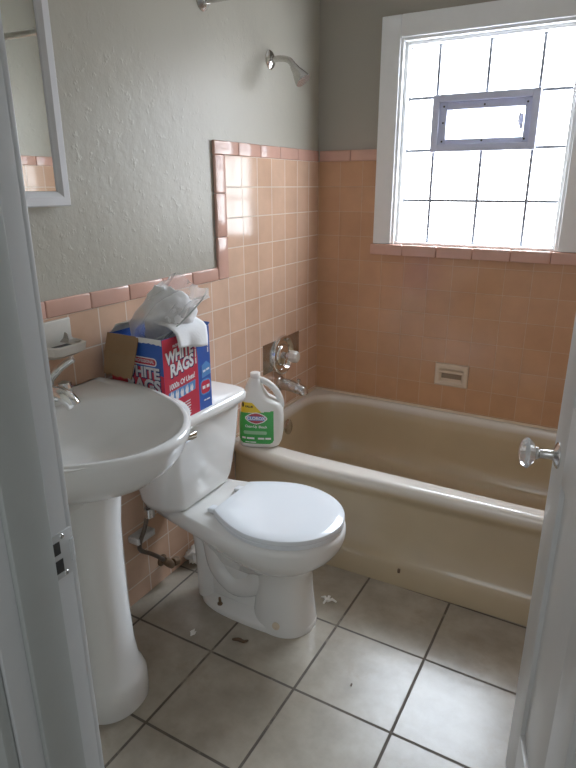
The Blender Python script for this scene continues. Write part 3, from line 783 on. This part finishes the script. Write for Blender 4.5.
# clear bag: open gathered shell from the box mouth up to a slanted mouth on the right
mb = MB(); nb = 40; rings = []
cent = [(.120,-1.335,.925),(.124,-1.330,.955),(.136,-1.312,.985),(.155,-1.288,1.018),(.175,-1.265,1.052),(.192,-1.248,1.078),(.207,-1.238,1.092)]
rads = [(.060,.045),(.066,.055),(.074,.068),(.078,.074),(.072,.072),(.068,.066),(.066,.060)]
for i, (c, (ra, rb_)) in enumerate(zip(cent, rads)):
    r = []
    for k in range(nb):
        t = 2*PI*k/nb
        q = Vector((math.cos(t)*1.6, math.sin(t)*1.6, i*.55+4))
        f = 1 + .34*noise.noise(q) - .16*abs(noise.noise(q*2.3)) + (.05*math.sin(9*t+i) if i > 3 else 0)
        tilt = .35*(i/6)
        x = math.cos(t)*ra*f; y = math.sin(t)*rb_*f
        r.append((c[0]+x, c[1]+y, c[2]-x*tilt*1.0 + .012*noise.noise(q*1.7)))
    rings.append(r)
mb.loft(rings, True, False)
ep = [Vector(rings[6][k]) for k in range(-6,8)]
ed = MB(); ed.tube(catmull([(.258,-1.215,1.085),(.262,-1.235,1.065),(.250,-1.275,1.030),(.225,-1.320,.990),(.195,-1.362,.962),(.165,-1.385,.955)],5), .0022, 8)
bag = tag(mb.build('plastic_bag', M['bag'], None, smooth=80), 'clear crumpled plastic bag poking up out of the rag box', 'bag')
ed.build('bag_edge', simple('bag_seam',(.50,.54,.53),.3), bag)
# rag draped over the room-side edge of the box
mb = MB(); nu, nv = 14, 12; rings = []
for j in range(nv+1):
    v = j/nv; r = []
    for i in range(nu+1):
        u = i/nu
        y = BY0+.055+.135*u - .01*v + .006*math.sin(7*u)
        if v < .45:
            tt = v/.45; x = .165 + (BX1+.004-.165)*tt; z = BZ1+.030-.020*tt**2 + .010*noise.noise(Vector((u*4,v*4,2)))*(1-tt) + .004
        else:
            tt = (v-.45)/.55; x = BX1+.006+.010*math.sin(tt*1.6)+.005*math.sin(9*u+1)*tt+.002; z = BZ1+.012-(.040+.024*u)*tt
        r.append(Vector((x, y, z)))
    rings.append(r)
mb.loft(rings, False, False, closed=False)
o = mb.build('white_rag', M['cloth'], None, smooth=80); so = o.modifiers.new('thickness','SOLIDIFY'); so.thickness = .002
tag(o, 'single white rag draped over the top edge of the rag box front', 'rag')

# ------------------------------------------------------------------ bleach jug on the tub corner
jug = thing('bleach_jug', 'white plastic cleaner jug with green label standing on the tub rim corner', 'jug', (.132,-.734,TZ+.0008))
S = .000492; SV = .000476
prof = [(690,125,385,.034),(684,108,408,.044),(672,99,425,.049),(640,95,440,.052),(560,95,452,.053),(480,97,455,.053),(400,104,455,.052),(340,113,449,.049),(310,118,436,.047),(290,121,408,.045),(272,125,372,.043),(250,131,335,.041),(200,145,303,.036),(150,162,283,.030),(120,176,274,.025),(108,183,270,.022),(100,190,268,.020)]
def jz(c): return (690-c)*SV
NJ = 44; EJ = 3.2
jm = Matrix.Translation(jug.location) @ Matrix.Rotation(math.radians(24),4,'Z')
def jring(c, l, r, d): return superring(((l+r)/2-272)*S, 0, (r-l)/2*S, d, jz(c), NJ, EJ if c > 240 else 2.6)
mb = MB(); mb.loft([jring(*p) for p in prof])
body = mb.xform(jm).build('bottle', M['hdpe'], jug, smooth=60)
def J(c, d, y=0): return ((c-272)*S, y, jz(d))
mb = MB(); mb.tube(catmull([J(262,112),J(300,128),J(345,155),J(388,200),J(418,250),J(433,300),J(436,345)],6), [.011]*4+[.0125]*33, 14)
mb.xform(jm).build('handle', M['hdpe'], jug)
mb = MB(); mb.lathe([(.0185,0),(.0195,.001),(.0195,.018),(.018,.0205),(.004,.0212)], J(231,100), (-.02,0,1), 28); mb.xform(jm).build('cap', simple('white_cap',(.82,.81,.78),.4,var=.02), jug)
def jsurf(c, d, lift):
    for a, b in zip(prof, prof[1:]):
        if a[0] >= d >= b[0]:
            t = (a[0]-d)/(a[0]-b[0]); l = a[1]+(b[1]-a[1])*t; r = a[2]+(b[2]-a[2])*t; dp = a[3]+(b[3]-a[3])*t; break
    u = min(.999, abs((c-(l+r)/2)/((r-l)/2)))
    y = -dp*(1-u**EJ)**(1/EJ) - lift
    return jm @ Vector(((c-272)*S, y, jz(d)))
def onJ(lay): return lambda c, d: jsurf(c, d, .0006+.00045*lay)
def grid_label(mb, inside, c0, c1, d0, d1, fn, n=44):
    vs = {}
    for i in range(n):
        for j in range(n):
            q = [(c0+(c1-c0)*(i+a)/n, d0+(d1-d0)*(j+b)/n) for a, b in ((0,0),(1,0),(1,1),(0,1))]
            if inside(c0+(c1-c0)*(i+.5)/n, d0+(d1-d0)*(j+.5)/n):
                ids = []
                for a, b in ((0,0),(1,0),(1,1),(0,1)):
                    k = (i+a, j+b)
                    if k not in vs: vs[k] = mb.bm.verts.new(fn(c0+(c1-c0)*k[0]/n, d0+(d1-d0)*k[1]/n))
                    ids.append(vs[k])
                mb.bm.faces.new(ids)
def in_rr(x, y, x0, x1, y0, y1, r):
    if not (x0 <= x <= x1 and y0 <= y <= y1): return False
    dx = max(x0+r-x, x-x1+r, 0); dy = max(y0+r-y, y-y1+r, 0)
    return dx*dx+dy*dy <= r*r
mb = MB(); grid_label(mb, lambda x, y: in_rr(x,y,106,386,300,645,44) and y > 372+ (-18 if x > 250 else 0)*((x-250)/136 if x>250 else 0), 106, 386, 340, 645, onJ(0)); mb.build('label', M['green'], jug, smooth=60, recalc=False)
mb = MB(); grid_label(mb, lambda x, y: y < 376-.05*(x-120) and y > 288 and x > 118+ (y-375)*-.12 and x < 215+(y-288)*.95, 116, 296, 286, 376, onJ(0.5)); mb.build('label', M['yellow'], jug, smooth=60, recalc=False)
dia = lambda x, y, k: (abs(x-247)/(90*k))**1.55 + (abs(y-418)/(50*k))**1.55 < 1
mb = MB(); grid_label(mb, lambda x, y: dia(x,y,1.0), 150, 345, 362, 474, onJ(2)); e1 = mb.build('logo_border', M['white'], jug, smooth=60, recalc=False)
mb = MB(); grid_label(mb, lambda x, y: dia(x,y,.88), 150, 345, 362, 474, onJ(3)); mb.build('logo', M['lred'], jug, smooth=60, recalc=False)
mb = MB(); grid_label(mb, lambda x, y: in_rr(x,y,172,322,400,436,16), 170, 324, 398, 438, onJ(4)); mb.build('logo_band', M['lblue'], jug, smooth=60, recalc=False)
def tJ(lay): 
    f = onJ(lay); return lambda u, v: f(u, -v)
mb = MB()
put_text(mb, 'CLOROX', 36, tJ(5), bold=1.3, sx=.98, at=(247,-418)); mb.build('lettering', M['white'], jug, smooth=0, recalc=False); mb = MB()
put_text(mb, 'Clean-Up', 30, tJ(2), bold=.5, sx=.85, at=(205,-490)); put_text(mb, 'Bleach', 30, tJ(2), bold=.5, sx=.85, at=(300,-492)); mb.build('lettering', M['white'], jug, smooth=0, recalc=False); mb = MB()
put_print(mb, [30,62], 16, tJ(3), at=(180,-595)); put_print(mb, [50,44], 16, tJ(3), at=(312,-595)); mb.build('lettering', M['white'], jug, smooth=0, recalc=False); mb = MB(); put_print(mb, [34,48], 8, tJ(2), at=(200,-630))
mb.build('lettering', M['white'], jug, smooth=0, recalc=False)
mb = MB(); grid_label(mb, lambda x, y: in_rr(x,y,145,330,530,560,8), 143, 332, 528, 562, onJ(1)); mb.build('label_strip', simple('pale_green',(.30,.55,.32),.4), jug, smooth=60, recalc=False)
mb = MB(); put_text(mb, 'VALUE', 22, tJ(3), bold=1.2, at=(190,-322)); mb.build('lettering', M['dark'], jug, smooth=0, recalc=False); mb = MB(); grid_label(mb, lambda x, y: ((x-140)/9)**2+((y-312)/20)**2 < 1, 130, 150, 290, 334, onJ(3), 12); mb.build('label_drop', M['dark'], jug, smooth=0, recalc=False)

# ------------------------------------------------------------------ scraps on the floor
def scrap(name, x, y, label, cat, mat, size, seed, group=None, tall=.3):
    o = lump(name, mat, (0,0,0), (size, size*.6, size*tall), .9, 1.7, seed, (0,0,seed), 3)
    zmin = min(v.co.z for v in o.data.vertices); o.location = (x, y, -zmin+.0005)
    return tag(o, label, cat, group)
mb = MB()
for k, (a, l) in enumerate(((.3,.03),(1.7,.024),(2.9,.028),(4.4,.022))):
    mb.tube([(.585,-1.04,.005),(.585+.5*l*math.cos(a),-1.04+.5*l*math.sin(a),.014),(.585+l*math.cos(a),-1.04+l*math.sin(a),.005)], [.005,.0045,.003], 8)
tag(mb.build('torn_tissue', M['paper'], smooth=60), 'twisted white tissue scrap on the floor by the toilet base toward the tub', 'scrap')
scrap('paper_scrap', .271, -1.388, 'small flat white paper scrap on the floor tile beside the pedestal', 'scrap', M['paper'], .013, 2, tall=.15)
mb = MB(); mb.tube(catmull([(.400,-1.352,.004),(.418,-1.345,.006),(.436,-1.342,.004),(.446,-1.330,.003)],4), [.003,.004,.005,.005,.006,.006,.006,.005,.005,.004,.004,.003,.002], 8)
tag(mb.build('dry_leaf', M['leaf'], smooth=60), 'thin brown leaf bit on the floor in front of the toilet', 'leaf')
tag(lump('crumpled_paper', M['paper'], (.045,-1.085,.037), (.030,.034,.036), .5, 1.8, 5, (0,0,0), 4, zmin=.0005), 'crumpled cream paper wad against the tiled wall behind the toilet', 'paper')
scrap('dirt_speck', .80, -1.33, 'dark dirt speck on the floor tile nearest the doorway', 'dirt', M['leaf'], .005, 8, tall=.3)

# ------------------------------------------------------------------ light
wld = bpy.data.worlds.new('world'); scene.world = wld; wld.use_nodes = True
bg = wld.node_tree.nodes['Background']; bg.inputs[0].default_value = (.95,.98,1.0,1); bg.inputs[1].default_value = .22
def area(name, loc, target, size, power, col, sy=None):
    l = bpy.data.lights.new(name, 'AREA'); l.energy = power; l.color = col; l.size = size
    if sy: l.shape = 'RECTANGLE'; l.size_y = sy
    o = bpy.data.objects.new(name, l); COL.objects.link(o); o.location = loc
    o.rotation_euler = (Vector(target)-Vector(loc)).to_track_quat('-Z','Y').to_euler(); return o
area('hall_light', (1.0,-3.6,2.2), (.9,-1.4,.8), 1.0, 5, (.90,.96,1.0))

area('sky_light', (1.0,2.6,3.5), (.75,-.3,1.0), 2.6, 1700, (.72,.85,1.0))

# ------------------------------------------------------------------ camera
cam = bpy.data.cameras.new('camera'); co = bpy.data.objects.new('camera', cam); COL.objects.link(co)
cx, cy, cz, yaw, pit, rol, f = 1.2977, -2.5774, 1.3661, -.5146, .3249, -.002, 587.8886
F = Vector((math.sin(yaw)*math.cos(pit), math.cos(yaw)*math.cos(pit), -math.sin(pit)))
Rv = F.cross(Vector((0,0,1))).normalized(); U = Rv.cross(F)
R2 = math.cos(rol)*Rv + math.sin(rol)*U; U2 = -math.sin(rol)*Rv + math.cos(rol)*U
m = Matrix((R2, U2, -F)).transposed().to_4x4(); m.translation = (cx, cy, cz); co.matrix_world = m
cam.sensor_fit = 'VERTICAL'; cam.sensor_height = 36; cam.lens = f*36/768; cam.clip_start = .02
scene.camera = co
scene.view_settings.view_transform = 'Standard'
scene.view_settings.look = 'None'
scene.view_settings.exposure = .38
scene.view_settings.gamma = 1.15
